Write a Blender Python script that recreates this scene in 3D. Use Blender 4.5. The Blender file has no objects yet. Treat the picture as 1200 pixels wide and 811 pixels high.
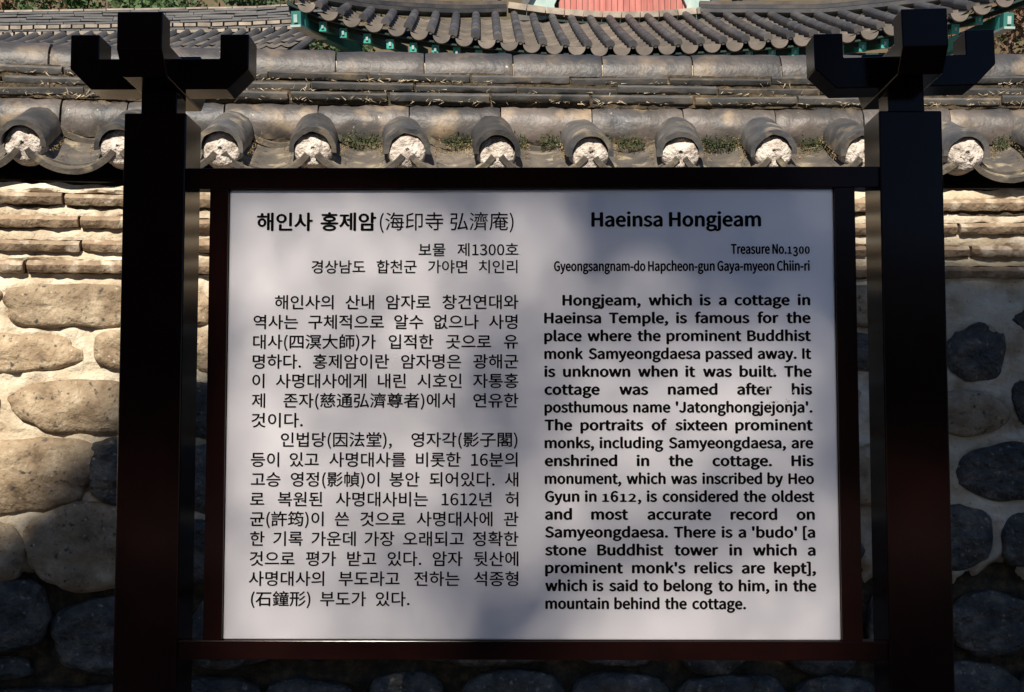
import bpy, bmesh, math, random, os
from mathutils import Vector, Matrix, noise
R = random.Random(7)
C = bpy.context.scene.collection
rad = math.radians

# ------------------------------------------------------------------ camera
EYE = 1.5
F = 1590.0
PITCH = math.atan(115 / F)
YAW = math.atan(20 / F)
cam_d = bpy.data.cameras.new('camera'); cam = bpy.data.objects.new('camera', cam_d); C.objects.link(cam)
cam_d.lens = 36 * F / 1200; cam_d.sensor_width = 36
cam_d.clip_start = 0.05; cam_d.clip_end = 600
cam.location = (0, 0, EYE); cam.rotation_euler = (math.pi / 2 + PITCH, 0, YAW)
bpy.context.scene.camera = cam
MC = cam.rotation_euler.to_matrix()

def ray(px, py):
    return MC @ Vector(((px - 600) / F, (405.5 - py) / F, -1))
def at(px, py, Y):                       # measured photo point -> place at distance Y
    d = ray(px, py)
    return Vector((0, 0, EYE)) + d * (Y / d.y)

# ------------------------------------------------------------------ light
SUN_EL, SUN_AZ = rad(35), rad(8)         # azimuth measured to the left of straight behind the camera
w = bpy.data.worlds.new('World'); bpy.context.scene.world = w; w.use_nodes = True
nt = w.node_tree
bg = nt.nodes['Background']
sky = nt.nodes.new('ShaderNodeTexSky'); sky.sky_type = 'NISHITA'; sky.sun_disc = False
sun_dir = Vector((-math.sin(SUN_AZ) * math.cos(SUN_EL), -math.cos(SUN_AZ) * math.cos(SUN_EL), math.sin(SUN_EL)))
sky.sun_elevation = SUN_EL
sky.sun_rotation = math.atan2(sun_dir.x, sun_dir.y)
nt.links.new(sky.outputs[0], bg.inputs[0]); bg.inputs[1].default_value = 0.072; sky.ozone_density = 9.0; sky.dust_density = 0.3
sd = bpy.data.lights.new('sun', 'SUN'); sd.energy = 5.0; sd.angle = rad(0.53); sd.color = (1, 0.92, 0.80)
so = bpy.data.objects.new('sun', sd); C.objects.link(so)
so.rotation_euler = (-sun_dir).to_track_quat('-Z', 'Y').to_euler()
vs = bpy.context.scene.view_settings
vs.view_transform = 'Standard'; vs.look = 'None'; vs.exposure = 0.5; vs.gamma = 1
bpy.context.scene.cycles.max_bounces = 5

# ------------------------------------------------------------------ materials
def mat(name, cols, rough=0.8, scale=5, bump=0.3, bscale=None, metal=0, spec=0.5, vary=0.0, detail=8,
        coat=0, spots=None, stretch=(1, 1, 1), pos=(0.3, 0.7), bdist=0.01, spots2=None):
    m = bpy.data.materials.new(name); m.use_nodes = True
    n = m.node_tree.nodes; L = m.node_tree.links
    b = n['Principled BSDF']
    tc = n.new('ShaderNodeTexCoord'); oi = n.new('ShaderNodeObjectInfo')
    add = n.new('ShaderNodeVectorMath'); add.operation = 'MULTIPLY_ADD'
    comb = n.new('ShaderNodeCombineXYZ')
    mul = n.new('ShaderNodeMath'); mul.operation = 'MULTIPLY'; mul.inputs[1].default_value = 37.0
    L.new(oi.outputs['Random'], mul.inputs[0])
    for i in range(3): L.new(mul.outputs[0], comb.inputs[i])
    L.new(tc.outputs['Object'], add.inputs[0]); add.inputs[1].default_value = stretch; L.new(comb.outputs[0], add.inputs[2])
    nz = n.new('ShaderNodeTexNoise'); nz.inputs['Scale'].default_value = scale; nz.inputs['Detail'].default_value = detail
    nz.inputs['Roughness'].default_value = 0.62
    L.new(add.outputs[0], nz.inputs[0])
    cr = n.new('ShaderNodeValToRGB'); L.new(nz.outputs[0], cr.inputs[0])
    cr.color_ramp.elements[0].position = pos[0]; cr.color_ramp.elements[1].position = pos[1]
    k = len(cols)
    for i in range(k - 2): cr.color_ramp.elements.new(pos[0] + (pos[1] - pos[0]) * (i + 1) / (k - 1))
    for e, c in zip(cr.color_ramp.elements, cols): e.color = (*c, 1)
    out = cr.outputs[0]
    def layer(out, col, sc, lo, hi, off):
        n2 = n.new('ShaderNodeTexNoise'); n2.inputs['Scale'].default_value = sc; n2.inputs['Detail'].default_value = 5
        va = n.new('ShaderNodeVectorMath'); va.inputs[1].default_value = (off, off, off)
        L.new(add.outputs[0], va.inputs[0]); L.new(va.outputs[0], n2.inputs[0])
        mr = n.new('ShaderNodeMapRange'); L.new(n2.outputs[0], mr.inputs[0]); mr.inputs[1].default_value = lo; mr.inputs[2].default_value = hi
        mx = n.new('ShaderNodeMix'); mx.data_type = 'RGBA'
        L.new(mr.outputs[0], mx.inputs[0]); L.new(out, mx.inputs[6]); mx.inputs[7].default_value = (*col, 1)
        return mx.outputs[2]
    if spots: out = layer(out, *spots, 3.3)
    if spots2: out = layer(out, *spots2, 11.7)
    if vary:
        hs = n.new('ShaderNodeHueSaturation')
        mr = n.new('ShaderNodeMapRange'); L.new(oi.outputs['Random'], mr.inputs[0])
        mr.inputs[3].default_value = 1 - vary; mr.inputs[4].default_value = 1 + vary
        L.new(mr.outputs[0], hs.inputs['Value']); L.new(out, hs.inputs['Color']); out = hs.outputs[0]
    L.new(out, b.inputs['Base Color'])
    b.inputs['Roughness'].default_value = rough; b.inputs['Metallic'].default_value = metal
    b.inputs['Specular IOR Level'].default_value = spec
    b.inputs['Coat Weight'].default_value = coat
    b.inputs['Coat Roughness'].default_value = 0.08
    if bump:
        n3 = n.new('ShaderNodeTexNoise'); n3.inputs['Scale'].default_value = bscale or scale * 6; n3.inputs['Detail'].default_value = 6
        L.new(add.outputs[0], n3.inputs[0])
        bp = n.new('ShaderNodeBump'); bp.inputs['Strength'].default_value = bump; bp.inputs['Distance'].default_value = bdist
        L.new(n3.outputs[0], bp.inputs['Height']); L.new(bp.outputs[0], b.inputs['Normal'])
    return m

M = {}
M['paint'] = mat('dark_brown_gloss_paint', [(0.008, 0.0028, 0.0024), (0.012, 0.004, 0.0034)], rough=0.13, scale=8, bump=0.03, bscale=60, spec=0.12, bdist=0.002)
M['letter'] = mat('black_lettering', [(0.004, 0.003, 0.003), (0.006, 0.005, 0.005)], rough=0.9, bump=0, spec=0.05)
M['chip'] = mat('bare_scuff', [(0.5, 0.47, 0.46), (0.6, 0.57, 0.55)], rough=0.6, bump=0)
M['steel'] = mat('brushed_pale_steel', [(0.80, 0.765, 0.79), (0.84, 0.80, 0.825)], rough=0.36, metal=0.4, scale=3, bump=0.06, bscale=900, bdist=0.0005)
_n = M['steel'].node_tree; _t = _n.nodes.new('ShaderNodeTexNoise'); _t.inputs['Scale'].default_value = 6; _t.inputs['Detail'].default_value = 8
_m = _n.nodes.new('ShaderNodeMapRange'); _m.inputs[3].default_value = .28; _m.inputs[4].default_value = .46
_n.links.new(_t.outputs[0], _m.inputs[0]); _n.links.new(_m.outputs[0], _n.nodes['Principled BSDF'].inputs['Roughness'])
M['tile'] = mat('grey_clay_tile', [(0.035, 0.039, 0.046), (0.075, 0.074, 0.074), (0.14, 0.125, 0.108)], rough=0.48, scale=9, bump=0.4, bscale=60, vary=0.42,
                spots=((0.26, 0.21, 0.15), 14, 0.56, 0.72), spots2=((0.5, 0.46, 0.4), 60, 0.72, 0.78), bdist=0.006)
M['row_tile'] = mat('weathered_ridge_tile', [(0.026, 0.03, 0.038), (0.075, 0.065, 0.058), (0.16, 0.13, 0.115)], rough=0.5, scale=6, bump=0.4, bscale=60, vary=0.2, stretch=(.29, 1, 1),
                spots=((0.30, 0.22, 0.14), 9, 0.55, 0.75), spots2=((0.5, 0.46, 0.4), 50, 0.7, 0.78), bdist=0.006)
M['pan'] = mat('weathered_concave_tile', [(0.055, 0.053, 0.052), (0.115, 0.098, 0.08), (0.20, 0.165, 0.125)], rough=0.7, scale=10, bump=0.5, bscale=70, vary=0.15,
                spots=((0.36, 0.30, 0.2), 18, 0.55, 0.7), bdist=0.006)
M['course'] = mat('mortar_smeared_tile', [(0.17, 0.115, 0.07), (0.30, 0.215, 0.14), (0.42, 0.32, 0.215)], rough=0.8, scale=12, bump=0.6, bscale=70, vary=0.15,
                stretch=(0.4, 1, 1), spots=((0.6, 0.5, 0.38), 16, 0.55, 0.68))
M['mortar'] = mat('lime_mortar', [(0.32, 0.24, 0.15), (0.52, 0.43, 0.305), (0.70, 0.62, 0.49)], rough=0.95, scale=5, bump=0.8, bscale=70,
                spots=((0.30, 0.22, 0.14), 9, 0.52, 0.7), spots2=((0.25, 0.19, 0.13), 80, 0.66, 0.74), pos=(0.25, 0.6))
M['plug'] = mat('white_plaster_plug', [(0.22, 0.175, 0.14), (0.52, 0.45, 0.39), (0.68, 0.61, 0.54)], rough=0.9, scale=34, bump=1.0, bscale=110, pos=(0.3, 0.6), spots=((0.16, 0.12, 0.09), 40, 0.62, 0.72))
M['stone'] = mat('granite_fieldstone', [(0.13, 0.09, 0.052), (0.28, 0.20, 0.122), (0.37, 0.28, 0.18), (0.55, 0.44, 0.30)], rough=0.85, scale=13, bump=0.8, bscale=75, vary=0.22, pos=(.30, .66), bdist=0.010,
                spots=((0.07, 0.06, 0.05), 55, 0.6, 0.7), spots2=((0.55, 0.46, 0.36), 70, 0.66, 0.74))
M['dark_stone'] = mat('dark_fieldstone', [(0.025, 0.025, 0.025), (0.075, 0.07, 0.06), (0.20, 0.165, 0.13)], rough=0.5, scale=14, bump=1.0, bscale=60, vary=0.25, pos=(.35, .68), bdist=0.02,
                spots=((0.3, 0.25, 0.19), 50, 0.62, 0.72))
M['flat'] = mat('thin_flat_tile', [(0.04, 0.044, 0.048), (0.08, 0.078, 0.075), (0.14, 0.12, 0.10)], rough=0.5, scale=9, bump=0.4, bscale=60, vary=0.28, stretch=(.31, 1, 1),
                spots=((0.2, 0.16, 0.11), 12, 0.58, 0.72), spots2=((0.5, 0.46, 0.4), 70, 0.72, 0.78), bdist=0.006)
M['ridge'] = mat('ridge_top_tile', [(0.024, 0.028, 0.035), (0.062, 0.056, 0.053), (0.12, 0.10, 0.09)], rough=0.5, scale=6, bump=0.4, bscale=60, vary=0.2, stretch=(.29, 1, 1),
                spots=((0.2, 0.15, 0.10), 9, 0.55, 0.75), spots2=((0.5, 0.46, 0.4), 50, 0.72, 0.78), bdist=0.006)
M['soil'] = mat('clay_fill', [(0.02, 0.017, 0.012), (0.06, 0.045, 0.028), (0.15, 0.10, 0.05)], rough=1, scale=25, bump=1, bscale=90)
M['moss'] = mat('moss', [(0.02, 0.03, 0.012), (0.05, 0.07, 0.026), (0.13, 0.125, 0.055)], rough=1, scale=12, bump=0.5)
M['lichen'] = mat('dry_lichen', [(0.12, 0.085, 0.04), (0.26, 0.18, 0.08), (0.36, 0.28, 0.18)], rough=1, scale=12, bump=0.3)
M['straw'] = mat('dry_straw', [(0.36, 0.29, 0.19), (0.55, 0.46, 0.32)], rough=0.8, scale=12, bump=0)
M['far_tile'] = mat('far_roof_tile', [(0.03, 0.033, 0.038), (0.058, 0.056, 0.056), (0.10, 0.09, 0.078)], rough=0.6, scale=2.2, bump=0.3, bscale=20, vary=0.25)
M['far_pan'] = mat('far_pan_tile', [(0.065, 0.056, 0.047), (0.12, 0.10, 0.08), (0.18, 0.145, 0.115)], rough=0.8, scale=2.5, bump=0.3, bscale=20, vary=0.2)
M['far_pale'] = mat('far_pale_plaster', [(0.14, 0.115, 0.09), (0.38, 0.32, 0.25)], rough=0.9, scale=3, bump=0.3, bscale=20, vary=0.2)
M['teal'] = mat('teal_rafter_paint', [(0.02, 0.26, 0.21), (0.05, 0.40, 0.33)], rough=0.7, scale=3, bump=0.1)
M['teal_white'] = mat('pale_rafter_end_paint', [(0.22, 0.34, 0.31), (0.42, 0.48, 0.43)], rough=0.7, scale=4, bump=0.1)
M['red'] = mat('red_rafter_paint', [(0.45, 0.09, 0.05), (0.5, 0.14, 0.08)], rough=0.7, scale=3, bump=0.1)
M['pink'] = mat('faded_red_board', [(0.33, 0.09, 0.07), (0.50, 0.20, 0.165)], rough=0.85, scale=3, bump=0.2, stretch=(3, 3, 0.4), vary=0.15)
M['dark_wood'] = mat('dark_eave_wood', [(0.01, 0.022, 0.018), (0.02, 0.04, 0.032)], rough=0.8, scale=3, bump=0.2)
M['teal_shaded'] = mat('shaded_teal_rafter_paint', [(0.008, 0.10, 0.085), (0.015, 0.15, 0.125)], rough=0.7, scale=3, bump=0.1)
M['ground'] = mat('sandy_courtyard', [(0.15, 0.115, 0.095), (0.21, 0.165, 0.14)], rough=0.95, scale=1.2, bump=0.5, bscale=30)
M['hill'] = mat('forest_floor', [(0.05, 0.05, 0.02), (0.13, 0.085, 0.045)], rough=1, scale=0.6, bump=0.5, bscale=4)
M['bark'] = mat('pine_bark', [(0.06, 0.04, 0.03), (0.14, 0.09, 0.06)], rough=0.95, scale=6, bump=1, stretch=(1, 1, 0.3))
M['leaf'] = mat('dark_green_foliage', [(0.03, 0.06, 0.015), (0.06, 0.11, 0.03)], rough=0.7, scale=1.5, bump=0, vary=0.2)
M['leaf2'] = mat('autumn_brown_foliage', [(0.09, 0.05, 0.025), (0.17, 0.10, 0.05)], rough=0.8, scale=1.5, bump=0, vary=0.2)
M['plaster'] = mat('ochre_plaster_wall', [(0.4, 0.3, 0.19), (0.5, 0.4, 0.27)], rough=0.9, scale=2, bump=0.2)

# ------------------------------------------------------------------ mesh helpers
def link(name, me, m, parent=None, loc=None):
    o = bpy.data.objects.new(name, me)
    if m and not me.materials: me.materials.append(m)
    C.objects.link(o)
    if parent: o.parent = parent
    if loc is not None: o.location = loc
    return o
def mesh(name, V, Fc, smooth=False):
    me = bpy.data.meshes.new(name); me.from_pydata([tuple(v) for v in V], [], Fc); me.update()
    if smooth:
        me.polygons.foreach_set('use_smooth', [True] * len(me.polygons))
    return me
def fix(me, sharp=None):
    bm = bmesh.new(); bm.from_mesh(me); bmesh.ops.recalc_face_normals(bm, faces=bm.faces); bm.to_mesh(me); bm.free()
    if sharp:
        me.polygons.foreach_set('use_smooth', [True] * len(me.polygons)); me.set_sharp_from_angle(angle=rad(sharp))
    return me
def thing(name, label, cat, loc=(0, 0, 0), rz=0, group=None):
    o = bpy.data.objects.new(name, None); C.objects.link(o); o.location = loc; o.rotation_euler = (0, 0, rz)
    o['label'] = label; o['category'] = cat
    if group: o['group'] = group
    return o
def box_me(x0, x1, y0, y1, z0, z1, bev=0.0, name='box'):
    bm = bmesh.new()
    bmesh.ops.create_cube(bm, size=1)
    for v in bm.verts:
        v.co = Vector((x0 + (v.co.x + .5) * (x1 - x0), y0 + (v.co.y + .5) * (y1 - y0), z0 + (v.co.z + .5) * (z1 - z0)))
    if bev: bmesh.ops.bevel(bm, geom=bm.edges[:], offset=bev, segments=2, affect='EDGES', profile=0.5)
    me = bpy.data.meshes.new(name); bm.to_mesh(me); bm.free()
    return me
def prism_me(poly, axis, a, b, bev=0.0, name='prism'):
    """poly: list of 2d points; extruded along axis 'x' (poly in yz) or 'y' (poly in xz)."""
    n = len(poly); V = []
    for t in (a, b):
        for p, q in poly: V.append((t, p, q) if axis == 'x' else (p, t, q))
    Fc = [list(range(n)), list(range(2 * n - 1, n - 1, -1))] + [[i, (i + 1) % n, n + (i + 1) % n, n + i] for i in range(n)]
    me = mesh(name, V, Fc)
    bm = bmesh.new(); bm.from_mesh(me); bmesh.ops.recalc_face_normals(bm, faces=bm.faces)
    if bev: bmesh.ops.bevel(bm, geom=bm.edges[:], offset=bev, segments=2, affect='EDGES', profile=0.5)
    bm.to_mesh(me); bm.free()
    return me
def beam_me(p0, p1, w, h, name='beam'):
    """box beam from p0 to p1 (centre line), width w, height h"""
    d = (p1 - p0).normalized(); s = d.cross(Vector((0, 0, 1))).normalized(); u = s.cross(d)
    V = []
    for p in (p0, p1):
        for a, b in ((-1, -1), (1, -1), (1, 1), (-1, 1)): V.append(p + s * a * w / 2 + u * b * h / 2)
    return fix(mesh(name, V, [[0, 1, 2, 3], [7, 6, 5, 4], [0, 1, 5, 4], [1, 2, 6, 5], [2, 3, 7, 6], [3, 0, 4, 7]]))
def fb(v, s=1.0, o=4): return noise.fractal(Vector(v) * s, 1.0, 2.0, o)

# ================================================================== ground, hill
me = mesh('ground', [(-150, -150, 0), (150, -150, 0), (150, 150, 0), (-150, 150, 0)], [[0, 1, 2, 3]])
g = link('ground', me, M['ground']); g['kind'] = 'structure'
V = []; Fc = []; nx, ny = 50, 30
for j in range(ny):
    for i in range(nx):
        x = -90 + 180 * i / (nx - 1); y = 38 + 70 * j / (ny - 1)
        z = -0.5 + 34 * (1 - math.cos(math.pi * min(1, j / 22))) / 2 + 1.5 * fb((x, y, 0), 0.06) * min(1, j / 5)
        V.append((x, y, z))
for j in range(ny - 1):
    for i in range(nx - 1): a = j * nx + i; Fc.append([a, a + 1, a + nx + 1, a + nx])
h = link('hill', mesh('hill', V, Fc, True), M['hill']); h['kind'] = 'structure'

# ================================================================== information sign
YS = 2.5; KS = YS / F                     # front plane of the posts; metres per photo pixel there
def sx(px, py=520, Y=YS): return at(px, py, Y).x
def sh(py, Y=YS): return at(620, py, Y).z
sign = thing('information_sign', 'dark framed information board lettered in Korean and English on two bracket-topped posts',
             'sign', (0, YS, 0))
PW = 0.117
def S(me, name, parent=sign, m='paint'):
    return link(name, me, M[m], parent)
# camera-plumb: the photo's vertical edges are plain perspective; posts are upright
posts = [(sx(138) + sx(211)) / 2, (sx(1037) + sx(1113.5)) / 2]
POST_TOP = sh(131)
def arm_poly(L, zt, notch, zb, tip, ch):
    """side outline of a bracket arm: raised tips at both ends, notch between, chamfered underside"""
    return [(-L, zt), (-L + tip, zt), (-L + tip, notch), (L - tip, notch), (L - tip, zt), (L, zt), (L, zb + ch), (L - ch, zb), (-L + ch, zb), (-L, zb + ch)]
for k, cx in enumerate(posts):
    p = S(box_me(cx - PW / 2, cx + PW / 2, 0, PW, -0.02, POST_TOP, 0.003), 'post')
    yc = PW / 2; roll = (0.0, -0.022)[k]
    z0 = POST_TOP
    neck = S(box_me(-0.034, 0.034, -0.034, 0.034, 0, 0.085, 0.002), 'neck', p); neck.location = (cx, yc, z0); neck.rotation_euler = (0, roll, 0)
    zt, notch, zb = sh(38.5, 2.52) - z0, sh(67, 2.52) - z0, sh(103, 2.52) - z0
    a1 = S(prism_me(arm_poly(0.170, zt, notch, zb, 0.055, 0.040), 'y', -0.0375, 0.0375, 0.002), 'bracket_arm', p)
    a1.location = (cx, yc, z0); a1.rotation_euler = (0, roll, 0)
    a2 = S(prism_me(arm_poly(0.170, zt + .0015, notch + .0015, zb - .0015, 0.055, 0.040), 'x', -0.041, 0.041, 0.002), 'bracket_arm', p)
    a2.location = (cx, yc, z0); a2.rotation_euler = (0, roll, 0)
# rails and stiles: one ladder frame between the posts
xl, xr = posts[0] + PW / 2, posts[1] - PW / 2
RY0, RY1 = 0.008, 0.045
zr = [sh(195), sh(219.5), sh(752), sh(774.5)]
S(box_me(xl, xr, RY0, RY1, zr[1], zr[0], 0.0015), 'rail')
S(box_me(xl, xr, RY0, RY1, zr[3], zr[2], 0.0015), 'rail')
px_l0, px_l1 = sx(240), sx(262)
px_r0, px_r1 = sx(984.5), sx(1008.5)
S(box_me(px_l0, px_l1, RY0 + .001, RY1 - .001, zr[2], zr[1], 0.001), 'stile')
S(box_me(px_r0, px_r1, RY0 + .001, RY1 - .001, zr[2], zr[1], 0.001), 'stile')
PY = 0.018                                 # panel face, set back from the frame front
panel = S(box_me(px_l1 + .0005, px_r0 - .0005, PY, PY + 0.012, zr[2] + .0005, zr[1] - .0005, 0.0025), 'panel', sign, 'steel')

# ---- lettering
font = None
try:
    fp = os.path.join(bpy.utils.system_resource('DATAFILES'), 'fonts', 'Noto Sans CJK Regular.woff2')
    font = bpy.data.fonts.load(fp)
except Exception as e:
    print('font fallback', e)
dg = bpy.context.evaluated_depsgraph_get
_glyphs = {}
FS = 1
def word_geo(txt, offset):
    """letter outlines of a word at font size 1 (flat faces), its left, right and vertical extent"""
    bold = offset; offset = 0.0; key = (txt, bold)
    if key in _glyphs: return _glyphs[key]
    cu = bpy.data.curves.new('letters', 'FONT'); cu.body = txt
    if font: cu.font = font
    cu.size = 1;  cu.resolution_u = 3; cu.offset = offset / FS if offset else 0; cu.fill_mode = 'FRONT'
    o = bpy.data.objects.new('letters', cu); C.objects.link(o)
    bpy.context.view_layer.update()
    me = bpy.data.meshes.new_from_object(o.evaluated_get(dg()))
    vs_ = [v.co.copy() for v in me.vertices]; fs = [list(p.vertices) for p in me.polygons]
    bpy.data.objects.remove(o); bpy.data.curves.remove(cu); bpy.data.meshes.remove(me)
    if bold:                               # heavier strokes: the outline set again a hair to each side
        n0 = len(vs_); src, sf = list(vs_), list(fs); bb = bold / FS
        for q, (ax, ay) in enumerate(((1, 0), (-1, 0), (0, .7), (0, -.7))):
            vs_ += [Vector((v.x + ax * bb, v.y + ay * bb, 0.01 * (q + 1))) for v in src]
            fs += [[i + n0 * (q + 1) for i in f] for f in sf]
    if vs_:
        x0 = min(v.x for v in vs_); x1 = max(v.x for v in vs_)
    else: x0 = x1 = 0
    _glyphs[key] = (vs_, fs, x0, x1); return _glyphs[key]
FACE = YS + PY
def _h(t):
    ys = [v.y for v in word_geo(t, 0.0)[0]]; return max(ys) - min(ys)
FS = 0.733 / _h('H')                      # the font's own scale against a plain em square
print('font scale', FS, _h('가'), _h('H'))
class Letters:
    def __init__(s): s.V = []; s.F = []
    def put(s, geo, x, base, sx_, sy_):
        vs_, fs, x0, x1 = geo; b = len(s.V)
        s.V += [(x + (v.x - x0) * sx_, PY - 0.0006 - v.z * .01, base + v.y * sy_) for v in vs_]
        s.F += [[b + i for i in f] for f in fs]
    def build(s, name, label=None):
        o = S(mesh(name, s.V, s.F), name, panel, 'letter'); 
        if label: o['label'] = label
        return o
def X(px, py): return at(px, py, FACE).x
def Z(px, py): return at(px, py, FACE).z
def oldstyle(wd):
    return any(c.isdigit() for c in wd)
def word_pieces(wd, offset, old):
    """cut a word so that old style numerals can be set lower and smaller"""
    if not (old and oldstyle(wd)): return [(wd, 1, 0)]
    out = []
    for c in wd:
        if c in '102': out.append((c, 0.74, 0))
        elif c in '3': out.append((c, 0.95, -0.19))
        else: out.append((c, 1, 0))
    # merge letters
    mg = []
    for c in out:
        if mg and not c[0].isdigit() and not mg[-1][0][-1].isdigit(): mg[-1] = (mg[-1][0] + c[0], 1, 0)
        else: mg.append(c)
    return mg
def word_width(wd, offset, old, tr):
    ps = word_pieces(wd, offset, old); w_ = 0
    for i, (t, s, dy) in enumerate(ps):
        gg = word_geo(t, offset); w_ += (gg[3] - gg[2]) + (0.085 / FS if i < len(ps) - 1 else 0)
    return w_
def line(L, txt, pl, pr, pbase, em, hs, offset=0.0, old=False, justify=True, gm=0.25):
    """set a line of words between photo columns pl and pr on baseline pbase; em in photo px"""
    xl_, xr_ = X(pl, pbase), X(pr, pbase); base = Z((pl + pr) / 2, pbase)
    e = em * FS * FACE / F
    wds = txt.split(' ')
    ws = [word_width(w_, offset, old, 0) for w_ in wds]
    tot = sum(ws)
    if len(wds) > 1 and justify:
        gap = ((xr_ - xl_) / (e * hs) - tot) / (len(wds) - 1)
        gmin = gm / FS
        if gap < gmin:
            hs = (xr_ - xl_) / (e * (tot + gmin * (len(wds) - 1))); gap = gmin
    else:
        hs = (xr_ - xl_) / (e * tot); gap = 0
    x = xl_
    for wd, w_ in zip(wds, ws):
        xx = x
        for t, s, dy in word_pieces(wd, offset, old):
            gg = word_geo(t, offset)
            L.put(gg, xx, base + dy * e / FS, e * hs, e * s)
            xx += ((gg[3] - gg[2]) + 0.085 / FS) * e * hs
        x += (w_ + gap) * e * hs
# Korean: the left column
KE = 18.6
L = Letters()
line(L, '해인사 홍제암', 301, 441, 268.6, 23.5, 1.03, 0.030); L.build('title', 'bold Korean temple name')
L = Letters(); line(L, '(海印寺 弘濟庵)', 445, 602, 268.3, 23.5, 1.0, 0.004); L.build('title', 'Chinese characters in brackets after the Korean title')
L = Letters()
line(L, '보물 제1300호', 490.5, 607.5, 299.0, 17.2, 1.05, 0.012)
L.build('subtitle'); L = Letters()
line(L, '경상남도 합천군 가야면 치인리', 365, 606.5, 319, 17.2, 1.03, 0.012); L.build('subtitle', 'second right-aligned Korean line')
kor = [('해인사의 산내 암자로 창건연대와', 322, 607.5, 361.0), ('역사는 구체적으로 알수 없으나 사명', 297, 606.5, 384.2),
       ('대사(四溟大師)가 입적한 곳으로 유', 296.5, 607, 407.4), ('명하다. 홍제암이란 암자명은 광해군', 296, 607.5, 430.6),
       ('이 사명대사에게 내린 시호인 자통홍', 295.5, 607.5, 453.3), ('제 존자(慈通弘濟尊者)에서 연유한', 295, 607.5, 476.3), ('것이다.', 294.5, 355, 499.4)]
L = Letters()
for t, a, b, y in kor: line(L, t, a, b, y, KE, 1.06, 0.014, justify=True)
L.build('paragraph', 'first Korean paragraph')
kor = [('인법당(因法堂), 영자각(影子閣)', 329, 606.5, 522.2), ('등이 있고 사명대사를 비롯한 16분의', 294, 606.5, 545.6),
       ('고승 영정(影幀)이 봉안 되어있다. 새', 294, 607.5, 568.8), ('로 복원된 사명대사비는 1612년 허', 293, 607.5, 592),
       ('균(許筠)이 쓴 것으로 사명대사에 관', 293, 607.5, 615.2), ('한 기록 가운데 가장 오래되고 정확한', 293, 607.5, 638.4),
       ('것으로 평가 받고 있다. 암자 뒷산에', 292.5, 607.5, 661.8), ('사명대사의 부도라고 전하는 석종형', 291.5, 607.5, 685.2), ('(石鐘形) 부도가 있다.', 294, 480, 708.8)]
L = Letters()
for t, a, b, y in kor: line(L, t, a, b, y, KE, 1.06, 0.014, justify=True)
L.build('paragraph', 'second Korean paragraph')
# English: the right column
EE = 16.2; EO = 0.046
L = Letters(); line(L, 'Haeinsa Hongjeam', 693, 892, 265.2, 22.4, 1.2, 0.040, gm=.32); L.build('title', 'bold English title')
L = Letters(); line(L, 'Treasure No.1300', 856.5, 949, 297.3, 15.2, 1.0, 0.042, True, gm=.25)
L.build('subtitle'); L = Letters()
line(L, 'Gyeongsangnam-do Hapcheon-gun Gaya-myeon Chiin-ri', 649, 949, 317.3, 15.2, 1.0, 0.042, gm=.25); L.build('subtitle', 'second right-aligned English line')
eng = ["Hongjeam, which is a cottage in", "Haeinsa Temple, is famous for the", "place where the prominent Buddhist", "monk Samyeongdaesa passed away. It",
       "is unknown when it was built. The", "cottage was named after his", "posthumous name 'Jatonghongjejonja'.", "The portraits of sixteen prominent",
       "monks, including Samyeongdaesa, are", "enshrined in the cottage. His", "monument, which was inscribed by Heo", "Gyun in 1612, is considered the oldest",
       "and most accurate record on", "Samyeongdaesa. There is a 'budo' [a", "stone Buddhist tower in which a", "prominent monk's relics are kept],",
       "which is said to belong to him, in the", "mountain behind the cottage."]
L = Letters()
for i, t in enumerate(eng):
    base = 357.6 + (713.4 - 357.6) * i / 17
    a = 659 if i == 0 else 637.5 + i * 0.08; b = 949.6 + 7.2 * i / 16
    if i == 17: a, b = 639, 874.4
    line(L, t, a, b, base, EE, 1.13, EO, old=True, gm=0.36)
L.build('paragraph', 'English paragraph')
# small scuffs that have chipped a few letters
V = []; Fc = []
rs = random.Random(3)
for (cx_, cy_, n_, sp) in ((905, 436, 7, 4), (898, 456, 8, 4), (931, 459, 5, 3), (906, 472, 12, 7), (920, 470, 6, 5)):
    for i in range(n_):
        p = at(cx_ + rs.uniform(-sp, sp), cy_ + rs.uniform(-2.5, 2.5), FACE); r = rs.uniform(.0008, .0018); b = len(V); a0 = rs.random() * 6
        for k in range(5):
            V.append((p.x + r * math.cos(a0 + k * 1.256) * rs.uniform(.6, 1.3), PY - 0.0011, p.z + r * math.sin(a0 + k * 1.256) * rs.uniform(.6, 1.2)))
        Fc.append([b + k for k in range(5)])
o = S(mesh('scuff', V, Fc), 'scuff', panel, 'chip'); o['kind'] = 'stuff'

# ================================================================== roofed stone wall
def wy(x): return 4.17 + 0.0546 * x - 0.023 * x * x if x > -2.2 else 4.17 + 0.0546 * -2.2 - .023 * 4.84 + 0.15 * (x + 2.2)
def wang(x): return math.atan((wy(x + .01) - wy(x - .01)) / .02)
def fixh(hh, d):                           # heights were read off the photo with a level camera; correct them for its tilt
    a = math.atan2(EYE * 0 + (115 - (hh * F / (4.17 + d))) , F)   # angle below the optical axis
    return (4.17 + d) * math.tan(PITCH - a)
def W(x, d, hh): return Vector((x, wy(x) + d, EYE + fixh(hh, d)))
def fx(py): return 1 / (math.cos(PITCH) - (405.5 - py) / F * math.sin(PITCH))   # widening of x with height in the picture
def wx(px, D=4.1): return (px - 620) * D / F      # photo column -> x along the wall
X0, X1 = -4.6, 4.6
wall = thing('roofed_stone_wall', 'low fieldstone and mortar temple wall capped with grey clay roof tiles, behind the information sign', 'wall')
wall.location = (0, 0, 0)
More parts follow.
